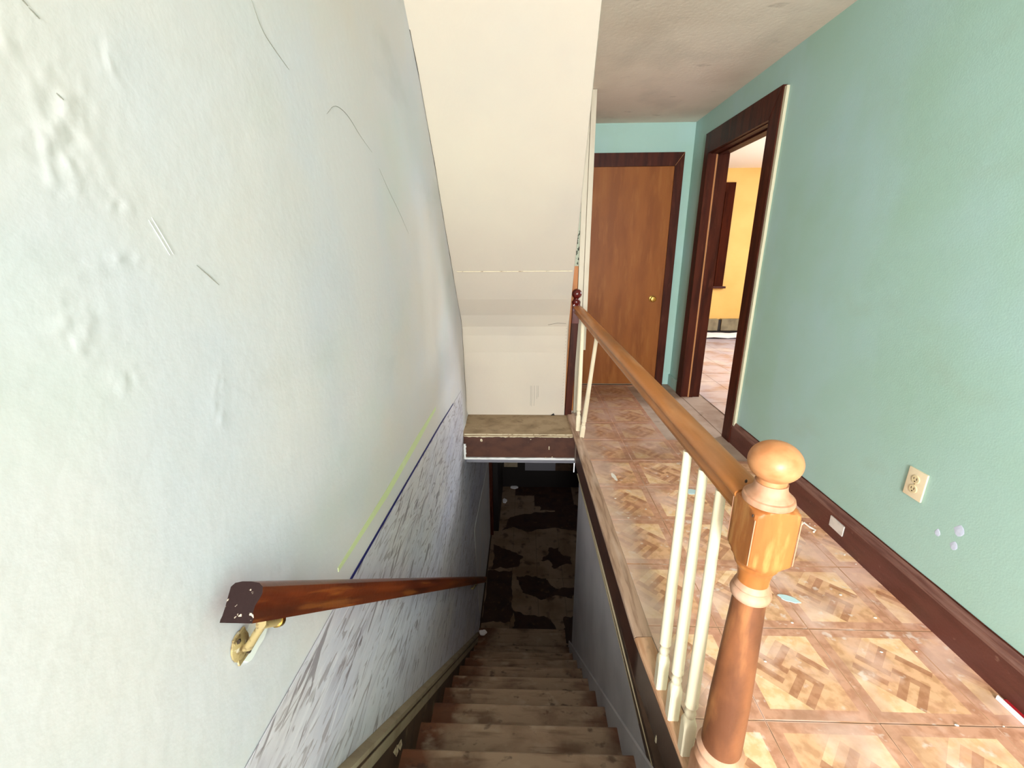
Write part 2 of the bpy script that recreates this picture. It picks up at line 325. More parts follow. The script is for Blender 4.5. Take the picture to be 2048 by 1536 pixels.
def tile_mesh(s):
    """one parquet-print square of side s: border, four corner triangles and a sixteen-finger diamond, each its own face"""
    bm = bmesh.new(); g = .0007
    def F(pts, mi, z=.0032):
        f = bm.faces.new([bm.verts.new((x*s, y*s, z)) for x, y in pts]); f.material_index = mi; return f
    e, i, j = g/s, .1, .9
    k = .008
    for q in range(4):
        pts = [(e, e), (1-e, e), (1-k, k), (k, k)]; pts2 = [(k, k), (1-k, k), (j, i), (i, i)]
        rot = lambda P: [(.5+(x-.5)*c-(y-.5)*sn, .5+(x-.5)*sn+(y-.5)*c) for x, y in P]
        c, sn = [(1, 0), (0, 1), (-1, 0), (0, -1)][q]
        F(rot(pts), 4); F(rot(pts2), 0)
    F([(.5, j), (j, .5), (j, j)], 1); F([(i, .5), (i, i), (.5, i)], 1)
    F([(i, .5), (.5, j), (i, j)], 2); F([(.5, i), (j, i), (j, .5)], 2)
    pq = lambda P: [((a+b)/2, (b-a)/2) for a, b in P]       # a = x-y, b = x+y
    tones = {'A': (3, 2, 2, 3), 'B': (2, 3, 2, 1), 'C': (2, 3, 2, 3), 'D': (3, 2, 3, 2)}
    for key, (p0, q0, along) in dict(A=(0, 1, 'p'), B=(-.4, 1, 'q'), C=(-.4, .6, 'p'), D=(0, .6, 'q')).items():
        for n in range(4):
            a = n*.1; z0 = .0033
            if along == 'p': F(pq([(p0, q0+a), (p0+.4, q0+a), (p0+.4, q0+a+.1), (p0, q0+a+.1)]), tones[key][n], z0)
            else: F(pq([(p0+a, q0), (p0+a+.1, q0), (p0+a+.1, q0+.4), (p0+a, q0+.4)]), tones[key][3-n], z0)
    # rim down to the floor
    c4 = [(e, e), (1-e, e), (1-e, 1-e), (e, 1-e)]
    for a, b in zip(c4, c4[1:]+c4[:1]):
        f = bm.faces.new([bm.verts.new((a[0]*s, a[1]*s, 0)), bm.verts.new((b[0]*s, b[1]*s, 0)), bm.verts.new((b[0]*s, b[1]*s, .0032)), bm.verts.new((a[0]*s, a[1]*s, .0032))]); f.material_index = 4
    return bm
TS = .3235; TX0, TY0 = .3775, .932-.326*3; TP = .326
tm = bpy.data.meshes.new('tile'); bmt = tile_mesh(TS); bmt.to_mesh(tm); bmt.free()
TM = ('tile_border', 'tile_light', 'tile_mid', 'tile_dark', 'tile_edge')
for q in TM: tm.materials.append(MW[q])
def tile_at(me, x, y, mat_over=None):
    o = bpy.data.objects.new('tile', me); COL.objects.link(o); o.parent = floor
    o.location = Vector((x, y, random.uniform(0, .0006)))-ORG['floor']
    o.rotation_euler = (0, 0, random.uniform(-.004, .004))
    return o
def clipped(x, y, planes):
    bm = tile_mesh(TS); bmesh.ops.translate(bm, verts=bm.verts, vec=(x, y, 0))
    for co_, no in planes:
        bmesh.ops.bisect_plane(bm, geom=bm.verts[:]+bm.edges[:]+bm.faces[:], plane_co=co_, plane_no=no, clear_outer=True)
    if not bm.faces: bm.free(); return
    put('tile', bm, TM, floor)
for r in range(-1, 14):
    y = TY0+TP*r
    for c in range(4):
        x = TX0+TS*c
        if y > YB-.02: continue
        if c >= 2 and y > 2.75 and y < 3.9 and not (c == 2 and y < 2.8): continue      # bare underlayment by the side doorway
        if c == 3 and y > 2.5: continue
        pl = []
        if c == 0:
            if y+TS < .63: pass
            else: pl.append(((xn(y+.16)+.058, y+.16, 0), (-1, -.02 if y > 1 else -.08, 0)))
        if c == 0 and y > 3.1: pl = [((.475, 0, 0), (-1, 0, 0))]
        if c == 3: pl.append(((XR-.012, 0, 0), (1, 0, 0)))
        if y+TS > YB-.03: pl.append(((0, YB-.03, 0), (0, 1, 0)))
        if pl: clipped(x, y, pl)
        else: tile_at(tm, x, y)
# side-room floor tiles: same squares, hazy with wear
rm = B()
prism(rm, [(0, 0), (TS-.004, 0), (TS-.004, TS-.004), (0, TS-.004)], 2, 0, .004)
rme = bpy.data.meshes.new('room_tile'); bmesh.ops.recalc_face_normals(rm, faces=rm.faces); rm.to_mesh(rme); rm.free(); rme.materials.append(MW['room_tile'])
fr = B(); box(fr, XR+.15, 4.65, 1.4, 7.1, -.2, 0)
floor_room = put('floor', fr, 'subfloor', base=(3, 4, -.2), label='sunlit worn vinyl floor of the yellow room through the side doorway', **ST)
for r in range(0, 13):
    for c in range(0, 6):
        o = bpy.data.objects.new('tile', rme); COL.objects.link(o); o.parent = floor_room
        o.location = Vector((1.66+TS*c, 2.72+TP*r, random.uniform(0, .0015)))-ORG[floor_room.name]

# lower floor
lf = B(); box(lf, XL-.1, 2.0, 2.9, 6.45, FL-.15, FL-.004)
floor_low = put('floor', lf, 'low_dark', base=(.7, 4.6, FL-.15), label='dark stained tile floor at the foot of the stairs', **ST)
ltm = B(); box(ltm, 0, .30, 0, .30, 0, .003)
ltme = bpy.data.meshes.new('low_tile'); bmesh.ops.recalc_face_normals(ltm, faces=ltm.faces); ltm.to_mesh(ltme); ltm.free(); ltme.materials.append(MW['low_tile'])
for r in range(10):
    for c in range(6):
        x, y = -.45+.303*c, 3.34+.303*r
        if (r, c) in ((8, 3), (7, 3), (8, 2), (9, 2), (9, 3), (9, 1)): continue
        o = bpy.data.objects.new('tile', ltme); COL.objects.link(o); o.parent = floor_low
        o.location = Vector((x, y, FL-.004+random.uniform(0, .001)))-ORG[floor_low.name]
PATCH = [[(-.31, 5.16), (-.21, 5.46), (-.03, 5.55), (.31, 5.6), (.78, 5.65), (1.1, 5.6), (1.1, 5.16), (.73, 5.16), (.43, 5.24), (.08, 5.15), (-.17, 5.22)],
 [(-.4, 4.84), (-.19, 4.74), (-.02, 4.63), (-.08, 4.42), (-.4, 4.39)],
 [(.32, 4.8), (.44, 4.81), (.46, 4.68), (.58, 4.62), (.58, 4.48), (.43, 4.47), (.36, 4.39), (.32, 4.54), (.2, 4.54), (.31, 4.66)],
 [(-.1, 4.27), (.04, 4.29), (.25, 4.23), (.37, 4.06), (.58, 4.1), (.56, 3.95), (.35, 3.98), (.18, 3.92), (-.02, 4.01)],
 [(-.44, 4.35), (-.16, 4.36), (-.15, 3.9), (-.14, 3.6), (-.44, 3.6)], [(-.11, 3.74), (.06, 3.69), (.25, 3.67), (.33, 3.53), (.33, 3.35), (-.1, 3.35)],
 [(.41, 3.67), (.6, 3.71), (.6, 3.35), (.42, 3.35)], [(.21, 6.31), (.59, 6.4), (.54, 5.8), (.79, 5.81), (1.0, 5.65), (.23, 5.66)]]
for k, pts in enumerate(PATCH):
    q = []
    n = len(pts)
    for i in range(n):
        a, b = Vector(pts[i]), Vector(pts[(i+1) % n])
        for s in range(10):
            c = a.lerp(b, s/10); w = noise.fractal(Vector((c.x*9+k, c.y*9, 1)), .8, 2, 4)*.03
            w2 = noise.fractal(Vector((c.x*9+k, c.y*9, 7)), .8, 2, 4)*.03
            q.append((c.x+w, c.y+w2))
    bm = B(); prism(bm, q, 2, FL, FL+.0012+.0002*k); put('bare_patch', bm, 'low_dark', floor_low)

# ---------------------------------------------------------------- structure: walls
def lin(a, b, s): n = max(1, round((b-a)/s)); return [a+(b-a)*i/n for i in range(n)]
ys = lin(-3.3, .25, .25)+lin(.25, .40, .0125)+lin(.40, .64, .004)+lin(.64, 1.5, .0125)+lin(1.5, 3.4, .03)+lin(3.4, 5.05, .15)+[5.05]
zs = lin(-2.6, -.3, .2)+lin(-.3, .3, .03)+lin(.3, 1.05, .0125)+lin(1.05, 1.56, .004)+lin(1.56, 1.85, .0125)+lin(1.85, 2.55, .05)+[2.55]
LUMP = [(.487, 1.44, .03, .045), (.46, 1.40, .02, .03), (.52, 1.37, .02, .012), (.435, 1.235, .022, .03), (.5, 1.30, .03, .01), (.43, 1.5, .02, .02), (.62, 1.12, .012, .02), (.6, 1.08, .01, .02), (.56, 1.52, .012, .018), (.475, 1.17, .02, .012)]
BOW = [(1.75, 0), (1.97, .0023), (2.14, .0099), (2.38, .0095), (2.66, .0026), (2.83, 0), (3.04, -.0028), (3.18, -.0043), (3.28, -.0151), (3.34, -.0208), (3.5, -.021)]
def wall_d(y, z):
    v = Vector((y, z, 0))
    d = -.0018+.0009*noise.fractal(v*2.2, 1, 2, 2)+.0003*noise.noise(v*16)
    for ly, lz, sy, sz in LUMP:
        t = ((y-ly)/sy)**2+((z-lz)/sz)**2
        if t < 6: d += .0010*math.exp(-t*.8)*(.35+1.5*noise.fractal(Vector((y*60, z*48, ly*9)), .9, 2, 3))
    if z < .6: d = min(d, -.0008)
    if y > 1.75 and z > -.05:
        for (a, c), (e, f) in zip(BOW, BOW[1:]):
            if a <= y <= e: d += (c+(f-c)*(y-a)/(e-a))*(max(0, min(1, (z-.5)/.25)) if y < 3.0 else max(0, min(1, (z+.05)/.1)))
    return d
def wall_mark(bm, pts, w, lift=.0003):
    """thin mark lying on the uneven plaster, tapering at its ends"""
    for _ in range(2):      # round the corners
        if len(pts) > 2:
            o = [pts[0]]
            for a, c in zip(pts, pts[1:]): o += [(a[0]*.75+c[0]*.25, a[1]*.75+c[1]*.25), (a[0]*.25+c[0]*.75, a[1]*.25+c[1]*.75)]
            pts = o+[pts[-1]]
    q = []
    for a, c in zip(pts, pts[1:]):
        for i in range(6): q.append((a[0]+(c[0]-a[0])*i/6, a[1]+(c[1]-a[1])*i/6))
    q.append(pts[-1]); n = len(q)
    return tube(bm, [(XL+wall_d(*c)+lift, c[0], c[1]) for c in q], [w*(.35+.65*math.sin(math.pi*(i+.3)/n)) for i in range(n)], 5)
bm = B(); G = []
for y in ys:
    G.append([bm.verts.new((XL+wall_d(y, z), y, z)) for z in zs])
for i in range(len(ys)-1):
    for j in range(len(zs)-1): bm.faces.new((G[i][j], G[i+1][j], G[i+1][j+1], G[i][j+1]))
box(bm, XL-.15, XL-.03, -3.3, 5.05, -2.6, 2.55)
wl = put('wall_left', bm, 'plaster', base=(XL, 1.7, -2.6), smooth=True, recalc=False, label='pale blue-grey plaster wall with scuffs along the left of the stairs', **ST)
# wallpaper and drawn lines on it
bm = B()
prism(bm, [(.2, .497), (.4856, .488), (.9389, .473), (2.18, .402), (2.655, .3644), (2.99, .34), (2.99, -.25), (4.9, -.25), (4.92, -1.228), (4.04, -1.174), (3.387, -1.152), (3.476, -1.6), (3.532, -2.077), (3.6, -2.42), (3.40, -2.42), (.765, -.03), (.2, .49)], 0, XL, XL+.0012)
put('wallpaper', bm, 'marble', wl, label='grey-veined marble-print wallpaper on the lower wall')
bm = B(); ribbon_yz(bm, [(.91, .4752), (.9389, .4735), (1.5, .443), (2.18, .4035), (2.62, .368)], [.008, .008, .008, .009, .005], XL, XL+.0024)
put('border_line', bm, 'navy', wl, label='thin navy line along the top of the marble wallpaper')
bm = B(); ribbon_yz(bm, [(.88, .551), (1.2765, .5304), (1.7, .531), (2.1, .53)], [.012, .028, .034, .018], XL-.001, XL+.0003)
put('chalk_line', bm, 'green_line', wl, label='faded yellow-green line above the navy one')
bm = B(); tube(bm, [(XL+.001, y, z) for y, z in ((4.9245, -1.2283), (4.04, -1.174), (3.42, -1.153), (3.395, -1.17), (3.476, -1.602), (3.532, -2.077), (3.56, -2.25))], .0035, 6)
put('wallpaper_seam', bm, 'white_paint', wl)
CR = [[(1.139, 1.6205), (1.19, 1.655), (1.2529, 1.6576), (1.30, 1.645), (1.3484, 1.6247), (1.4444, 1.5994)], [(1.5, 1.565), (1.5693, 1.518), (1.70, 1.45), (1.809, 1.3788)],
      [(.8787, 1.7209), (.8973, 1.6859), (.935, 1.67), (.9808, 1.6543)], [(.6207, 1.2941), (.6586, 1.2636)], [(.4764, 1.5311), (.4843, 1.5256)], [(.47, 1.537), (.476, 1.532)], [(.4805, 1.4629), (.4854, 1.4583)]]
for k, c in enumerate(CR):
    bm = B(); wall_mark(bm, c, .0007); put('crack', bm, 'crack', wl)
for c in [[(.5566, 1.3497), (.577, 1.308)], [(.562, 1.353), (.583, 1.309)]]:
    bm = B(); wall_mark(bm, c, .0006); put('scratch', bm, 'white_paint', wl)
# torn spackle round the rail bracket
bm = B(); pts = []
for i in range(28):
    a = 2*math.pi*i/28; k = 1+.3*noise.noise(Vector((math.cos(a)*1.5, math.sin(a)*1.5, 4)))
    pts.append((.566+.036*k*math.cos(a), .676+.032*k*math.sin(a)))
prism(bm, pts, 0, XL-.004, XL+.0008); put('spackle_patch', bm, 'patch', wl)
bm = B(); blob(bm, (XL+.0006, .583, .680), .0022, .006, .011, 3); put('screw_hole', bm, 'dark_crack', wl)

# right wall with the side doorway (door opening y 2.97..3.86, z 0..2.05)
bm = B()
box(bm, XR, XR+.146, -3.3, 2.95, -.2, ZC+.1); box(bm, XR, XR+.146, 3.88, YB+.15, -.2, ZC+.1); box(bm, XR, XR+.146, 2.95, 3.88, 2.06, ZC+.1)
wr = put('wall_right', bm, 'teal', base=(XR+.07, 1.3, -.2), label='sea-green painted wall along the right of the hall', **ST)
for y, z, s in ((1.294, .3956, .017), (1.295, .335, .013), (1.359, .342, .011)):
    bm = B(); blob(bm, (XR, y, z), .0012, s, s*1.15, y*9); put('spackle_spot', bm, 'smudge', wr)
bm = B(); box(bm, .33, XR, YB, YB+.12, -.2, ZC+.1)
put('wall_back', bm, 'teal', label='teal wall at the end of the hall around the brown door', **ST)
bm = B(); box(bm, .33, .405, 3.44, YB, 0, ZC)
put('wall_closet', bm, 'cream', label='wall stub left of the hall door behind the sloped soffit', **ST)
# stairwell wall under the hall floor
bm = B(); box(bm, XS, XS+.1, .3, 2.87, -2.6, -.28)
put('wall_stairwell', bm, 'grey_wall', label='grey wall on the right of the stairs below the hall floor', **ST)
# wall behind the camera with its window opening
bm = B()
for a in ((XL-.15, -.42, -.2, ZC+.1), (.40, XR+.146, -.2, ZC+.1)): box(bm, a[0], a[1], -3.4, -3.3, a[2], a[3])
box(bm, -.42, .40, -3.4, -3.3, -.2, .75); box(bm, -.42, .40, -3.4, -3.3, 2.15, ZC+.1)
put('wall_near', bm, 'plaster', label='wall with the window behind the camera', **ST)
bm = B()
for x0, x1, z0, z1 in ((-.46, -.40, .67, 2.23), (.38, .48, .67, 2.23), (-.46, .48, .67, .77), (-.46, .48, 2.13, 2.23)): box(bm, x0, x1, -3.31, -3.285, z0, z1, .004)
put('window_1', bm, 'dark_wood', label='window frame behind the camera', **ST)

# ceilings
bm = B(); box(bm, XL-.15, XR+.146, -3.4, YB+.15, ZC, ZC+.1)
put('ceiling', bm, 'ceiling', label='stained beige hall ceiling', **ST)
bm = B(); box(bm, XS+.1, 2.0, 2.9, 6.45, -.3, -.24); box(bm, XL-.1, XS+.1, 3.1, 6.45, -.3, -.24)
put('ceiling', bm, 'low_wall', label='ceiling of the dark lower room', **ST)
bm = B(); box(bm, XR+.146, 4.75, 1.3, 7.15, 2.45, 2.55)
put('ceiling', bm, 'white_ceiling', label='bright white ceiling of the yellow room', **ST)
# sloped soffit and the upright panel below it
RX = [(1.5, .274), (1.9824, .2831), (2.252, .2893), (2.575, .2971), (2.792, .3051), (3.11, .3200), (3.19, .3155), (3.336, .3270), (3.38, .3290), (3.6, .329)]
def rx(y):
    for (a, c), (e, f) in zip(RX, RX[1:]):
        if a <= y <= e: return c+(f-c)*(y-a)/(e-a)
prof = [(1.62, 2.66), (1.985, 2.205), (2.40, 1.705), (2.842, 1.19), (3.0, .995), (3.12, .87), (3.19, .775), (3.225, .70), (3.27, .56), (3.33, .30), (YP, .0)]
bm = B(); nL = []; nR = []
for y, z in prof:
    nL.append(bm.verts.new((XL-.028, y, z))); nR.append(bm.verts.new((rx(y), y, z)))
for i in range(len(prof)-1): bm.faces.new((nL[i], nL[i+1], nR[i+1], nR[i]))
bl = [bm.verts.new(c) for c in ((XL-.028, 3.43, 0), (XL-.028, 3.43, 2.66), (.326, 3.43, 0), (.326, 3.43, 2.66))]
f1 = bm.faces.new(nR+[bl[2], bl[3]]); f2 = bm.faces.new((nL+[bl[0], bl[1]])[::-1])
bm.faces.new((bl[0], bl[1], bl[3], bl[2])); bm.faces.new((nL[0], nR[0], bl[3], bl[1])); bm.faces.new((nL[-1], bl[0], bl[2], nR[-1]))
bmesh.ops.triangulate(bm, faces=[f1, f2])
ws = put('wall_soffit', bm, 'cream', base=(-.07, 2.9, 0), label='cream sloped underside of the upper stairs above the stairwell', **ST)
# seams, drips, gap along the wall
for pts in ([(-.35, 1.19+.003), (.29, 1.19-.012)],):
    bm = B(); box(bm, -.44, .30, 2.838, 2.8425, 1.186, 1.1905); put('seam', bm, 'cream_lip', ws)
def on_prof(z):
    for (y0, z0), (y1, z1) in zip(prof, prof[1:]):
        if z1 <= z <= z0: return y0+(y1-y0)*(z0-z)/(z0-z1)
bm = B(); q = []
for i in range(60):
    z = .12+(2.15-.12)*i/59; q.append((XL+wall_d(on_prof(z), z)+.0012, on_prof(z)-.003, z))
tube(bm, q, [.0006+.0022*abs(noise.noise(Vector((i*.31, 3, 1)))) for i in range(60)], 6); put('crack', bm, 'dark_crack', ws)
for x in (.045, .055, .075, .097, .108):
    z0, z1 = .27, .27-random.uniform(.08, .19); bm = B()
    tube(bm, [(x, on_prof(z0), z0), (x+.002, on_prof((z0+z1)/2), (z0+z1)/2), (x, on_prof(z1), z1)], .0011, 5); put('drip', bm, 'crack', ws)
bm = B(); tube(bm, [(.17, on_prof(.79), .79), (.24, on_prof(.805), .805), (.30, on_prof(.80), .80)], .0012, 5); put('crack', bm, 'dark_crack', ws)
for i in range(26):
    z = .76-.027*i; bm = B(); blob(bm, (.309, on_prof(z), z), .0022, .0016, .003, i, 1); put('bead_hole', bm, 'crack', ws)
# yellow room shell
bm = B(); box(bm, XR+.146, 4.75, 7.0, 7.1, -.2, 2.55); put('wall_room_back', bm, 'mustard', label='mustard yellow wall seen through the side doorway', **ST)
bm = B(); box(bm, 4.6, 4.75, 1.3, 7.0, -.2, 2.55); put('wall_room_right', bm, 'mustard', label='right wall of the yellow room', **ST)
bm = B(); box(bm, XR+.146, 4.6, 1.3, 1.4, -.2, 2.55); put('wall_room_near', bm, 'mustard', label='near wall of the yellow room', **ST)
bm = B(); box(bm, XR+.1465, XR+.15, 1.4, 2.9, 0, 2.45); box(bm, XR+.1465, XR+.15, 3.92, 7.0, 0, 2.45); put('wall_room_left', bm, 'mustard', label='yellow room side of the hall wall', **ST)
# lower room shell
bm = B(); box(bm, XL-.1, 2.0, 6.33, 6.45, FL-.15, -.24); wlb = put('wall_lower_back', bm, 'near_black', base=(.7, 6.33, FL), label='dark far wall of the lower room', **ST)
bm = B(); box(bm, .005, .50, 6.325, 6.335, -2.115, -1.5); put('panel', bm, 'low_wall', wlb)
bm = B(); box(bm, .50, .79, 6.325, 6.335, -2.115, -1.5); put('panel', bm, 'stringer', wlb)
bm = B(); box(bm, -.337, -.117, 6.325, 6.335, -2.055, -1.5); put('panel', bm, 'stringer_cap', wlb)
bm = B(); prism(bm, [(.796, -2.14), (.806, -2.14), (.812, -1.9), (.797, -1.9)], 1, 6.325, 6.332); put('daylight_gap', bm, 'glow', wlb, label='bright slit of daylight beside a door')
bm = B(); box(bm, 2.0, 2.1, 2.9, 6.45, FL-.15, -.24); put('wall_lower_right', bm, 'low_wall', label='right wall of the lower room', **ST)
bm = B(); box(bm, XS+.1, 2.0, 2.8, 2.87, FL-.15, -.24); put('wall_lower_near', bm, 'low_wall', label='lower room wall beside the stairs', **ST)
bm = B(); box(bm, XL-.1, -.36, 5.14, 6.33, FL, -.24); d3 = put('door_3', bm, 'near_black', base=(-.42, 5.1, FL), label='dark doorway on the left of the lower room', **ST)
bm = B(); box(bm, XL-.1, -.425, 5.045, 5.14, FL, -.24, .005); put('casing', bm, 'dark_wood', d3)

# ---------------------------------------------------------------- nosing boards, rim and moulding along the open floor edge
t1 = root('trim_1', (.4, 1.8, 0), label='oak nosing along the open edge of the hall floor', kind='structure')
def nosing(y0, y1, m, w):
    bm = B(); n = 6
    pf = [(0, -.016), (-.006, -.010), (-.008, 0), (-.005, .006), (.004, .009), (w-.003, .008), (w, .003), (w, -.02), (.01, -.02)]
    A = Vector((xn(y0), y0, 0)); C = Vector((xn(y1), y1, 0))
    sweep(bm, pf, A, C); return put('nosing_board', bm, m, t1)
MW['nose_far'] = mat('grey_worn_oak', srgb(168, 138, 116), .55, [(srgb(122, 94, 74), (60, 5, 40), .45, .62, .8, 6), (srgb(196, 172, 154), (20, 3, 20), .52, .7, .6)], [(60, .1)])
MW['nose_near'] = mat('bare_orange_oak', srgb(186, 146, 114), .55, [(srgb(150, 104, 70), (50, 6, 40), .45, .62, .7, 6), (srgb(120, 96, 78), (20, 12, 20), .6, .72, .7, 6)], [(60, .12)])
nosing(1.205, 3.40, 'nose_far', .058); nosing(.60, 1.2, 'nose_near', .055)
bm = B()
for a, b in ((.62, 1.2), (1.2, 2.90)):
    prism(bm, [(xn(a)+.012, a), (xn(b)+.012, b), (xn(b)+.1, b), (xn(a)+.1, a)], 2, -.215, -.017)
put('rim_board', bm, 'fascia', t1, label='dark brown rim board under the oak nosing')
bm = B(); sweep(bm, [(0, .004), (-.007, .006), (-.007, .013), (0, .015)], (XS+.006, .6, -.245), (XS-.012, 2.88, -.245))
sweep(bm, [(0, .002), (-.006, .002), (-.006, .007), (0, .007)], (XS+.008, .6, -.279), (XS-.01, 2.88, -.279))
put('cream_moulding', bm, 'drab_line', t1, label='thin cream moulding under the rim board')
bm = B(); box(bm, XS-.002, XS+.09, .6, 2.87, -.28, -.2); put('backing_strip', bm, 'stringer', t1)
for y, z in ((.86, -.14), (.80, -.19), (1.0, -.2), (.74, -.1)):
    bm = B(); blob(bm, (xn(y)+.011, y, z), .0025, .006, .03, y*7, 2); put('peeled_paint', bm, 'cream_lip', t1)

# ---------------------------------------------------------------- staircase
st = root('staircase', (0, .64, -2.42), 'steep flight of worn dark brown wooden stairs going down to the lower floor', 'staircase')
Y0, Z0, RUN, RISE = 1.1, -.42, .2325, .2
def tread(k, yn, zn, yb):
    bm = B()
    prism(bm, [(yb-.02, zn), (yn-.006, zn), (yn, zn-.004), (yn+.003, zn-.013), (yn, zn-.024), (yn-.006, zn-.028), (yb-.02, zn-.028)], 0, -.442, .397)
    put('tread', bm, 'tread', st)
for k in range(-2, 9):
    yn, zn = Y0+k*RUN, Z0-k*RISE
    if k > -2: tread(k, yn, zn, yn-RUN-.03)
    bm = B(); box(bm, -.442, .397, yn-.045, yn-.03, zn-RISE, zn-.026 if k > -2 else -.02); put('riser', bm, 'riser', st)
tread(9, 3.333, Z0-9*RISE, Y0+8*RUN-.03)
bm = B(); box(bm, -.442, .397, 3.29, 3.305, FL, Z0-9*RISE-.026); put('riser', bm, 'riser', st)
top = lambda y: .027-.909*(y-.765)
bm = B(); prism(bm, [(.55, top(.55)), (3.30, top(3.30)), (3.30, FL), (2.9, FL), (.55, -.55)], 0, XL+.002, -.44); put('stringer', bm, 'stringer', st)
for off, w, th, m in ((.0, .034, .027, 'stringer_cap'), (-.037, .022, .0262, 'stringer_cap')):
    bm = B(); d = Vector((0, 1, -.909)).normalized()
    sweep(bm, [(0, 0), (.0, .020), (th, .014), (th, 0)] if off == 0 else [(0, -.016), (0, .016), (th, .016), (th, -.016)], (XL+.002, .55, top(.55)+off), (XL+.002, 3.34, top(3.34)+off))
    put('cap_moulding', bm, m, st)
bm = B(); prism(bm, [(.75, -.13+.07), (3.0, -.13-.86*2.25+.07), (3.0, -2.3), (.75, -.35)], 0, .394, XS-.0015); put('skirt_board', bm, 'grey_wall', st)
for y, z, h in ((.83, -.175, .05), (1.04, -.345, .04), (1.08, -.38, .025)):
    bm = B(); prism(bm, [(y-.03, z+.045), (y+.01, z+.02), (y+.012, z-h*.4), (y-.01, z-h*.2)], 0, -.441, -.4385); put('peeled_paint', bm, 'cream_lip', st)

# ---------------------------------------------------------------- ledge (boxed beam) across the stairwell
lg = root('ledge', (-.04, 3.0, -.22), 'dusty brown ledge with dark fascia boxed across the end of the stairwell', 'ledge')
bm = B(); box(bm, XL-.02, .372, 2.983, YP+.03, -.024, -.0005, .003); put('shelf_board', bm, 'ledge_top', lg)
bm = B(); box(bm, XL, .42, 2.995, 3.1, -.2, -.024); put('fascia_board', bm, 'fascia', lg)
for z, amp in ((-.004, .004), (-.022, .006)):
    bm = B(); rr = ragged(-.455, .36, 50, amp, z*100)
    prism(bm, [(x, z+.002) for x, a in rr]+[(x, z-.0035+a) for x, a in rr[::-1]], 1, 2.979, 2.9965); put('paint_lip', bm, 'cream_lip', lg)
bm = B(); rr = ragged(XL, .40, 40, .006, 5)
prism(bm, [(x, -.218) for x, a in rr]+[(x, -.204+a) for x, a in rr[::-1]], 1, 2.988, 3.1); put('white_edge', bm, 'white_paint', lg, label='white painted bottom edge')
bm = B(); rr = ragged(-.21, -.09, 12, .012, 9)
prism(bm, [(XL, z) for z, a in rr]+[(XL+.012+abs(a), z) for z, a in rr[::-1]], 1, 2.99, 2.9965); put('paint_chip', bm, 'white_paint', lg)
for x, z, sx, sz in ((.185, -.12, .004, .016), (.045, -.05, .005, .003), (-.33, -.06, .009, .012), (.16, -.2, .004, .003), (.21, -.195, .005, .003)):
    bm = B(); blob(bm, (x, 2.995, z), sx, .0012, sz, x*7); put('paint_nick', bm, 'cream_lip', lg)
bm = B(); prism(bm, [(.215, 0), (.25, 0), (.24, .018)], 1, YP-.012, YP-.006); put('plaster_gap', bm, 'near_black', lg)

# ---------------------------------------------------------------- balustrade
bl_ = root('balustrade', (.463, .733, 0), 'worn oak balustrade with ball-topped newel and thin cream spindles along the hall edge', 'balustrade')
NX, NY = .463, .733
nb = B()
H = .0425
lathe(nb, [(0, .09, .046), (.10, .09, .046), (.118, .075, .046), (.135, .054, .046), (.142, .047)], NX, NY, 48)
newel = put('newel_post', nb, 'oak_worn', bl_, smooth=True, label='turned oak newel post nearest the camera')
bm = B(); lathe(bm, [(.140, .040), (.146, .050), (.158, .054), (.168, .050), (.173, .044), (.178, .050), (.190, .052), (.198, .047), (.203, .043)], NX, NY, 40); put('base_ring', bm, 'oak_worn', newel, smooth=True)
bm = B(); lathe(bm, [(.2, .042), (.21, .0435), (.35, .0415), (.5, .036), (.637, .0308)], NX, NY, 40); put('shaft', bm, 'oak_shaft', newel, smooth=True)
bm = B(); lathe(bm, [(.630, .031), (.635, .0365), (.644, .0388), (.652, .0365), (.656, .032), (.660, .034), (.665, .032), (.671, .029)], NX, NY, 40); put('collar_ring', bm, 'oak_worn', newel, smooth=True)
bm = B(); lathe(bm, [(.668, .0288), (.685, .0295), (.700, .0325), (.709, .0365), (.713, .0395), (.718, .0395), (.722, .0422), (.727, .047, H), (.733, .055, H), (.737, .062, H), (.840, .062, H), (.847, .056, H), (.851, .050, H), (.853, .044, H)], NX, NY, 64); blk = put('block', bm, 'oak', newel, smooth=True, label='squared honey-coloured block holding the handrail')
bm = B()
for sx in (-1, 1):
    for sy in (-1, 1):
        bm = B(); tube(bm, [(NX+sx*(H-.0006), NY+sy*(H-.0006), .739), (NX+sx*(H-.0006), NY+sy*(H-.0006), .838)], .0011, 6); put('worn_edge', bm, 'oak_worn', newel)
bm = B(); lathe(bm, [(.850, .038), (.854, .044), (.860, .0455), (.866, .044), (.8675, .0405), (.870, .0395), (.874, .0345), (.880, .0305), (.887, .0285), (.8945, .0285)], NX, NY, 40); put('cap_ring', bm, 'oak_worn', newel, smooth=True)
bm = B(); lathe(bm, [(.892, .026)]+[(.936+.0392*math.sin(a), max(.002, .0462*math.cos(a))) for a in [math.radians(t) for t in range(-57, 91, 7)]]+[(.9755, .001)], NX, NY, 40); put('ball_finial', bm, 'oak_ball', newel, smooth=True)
for x, y, z in ((.4215, .70, .842), (.44, .775, .871)):
    bm = B(); blob(bm, (x, y, z), .003, .002, .004, 4, 1); put('nail_hole', bm, 'slot', newel)
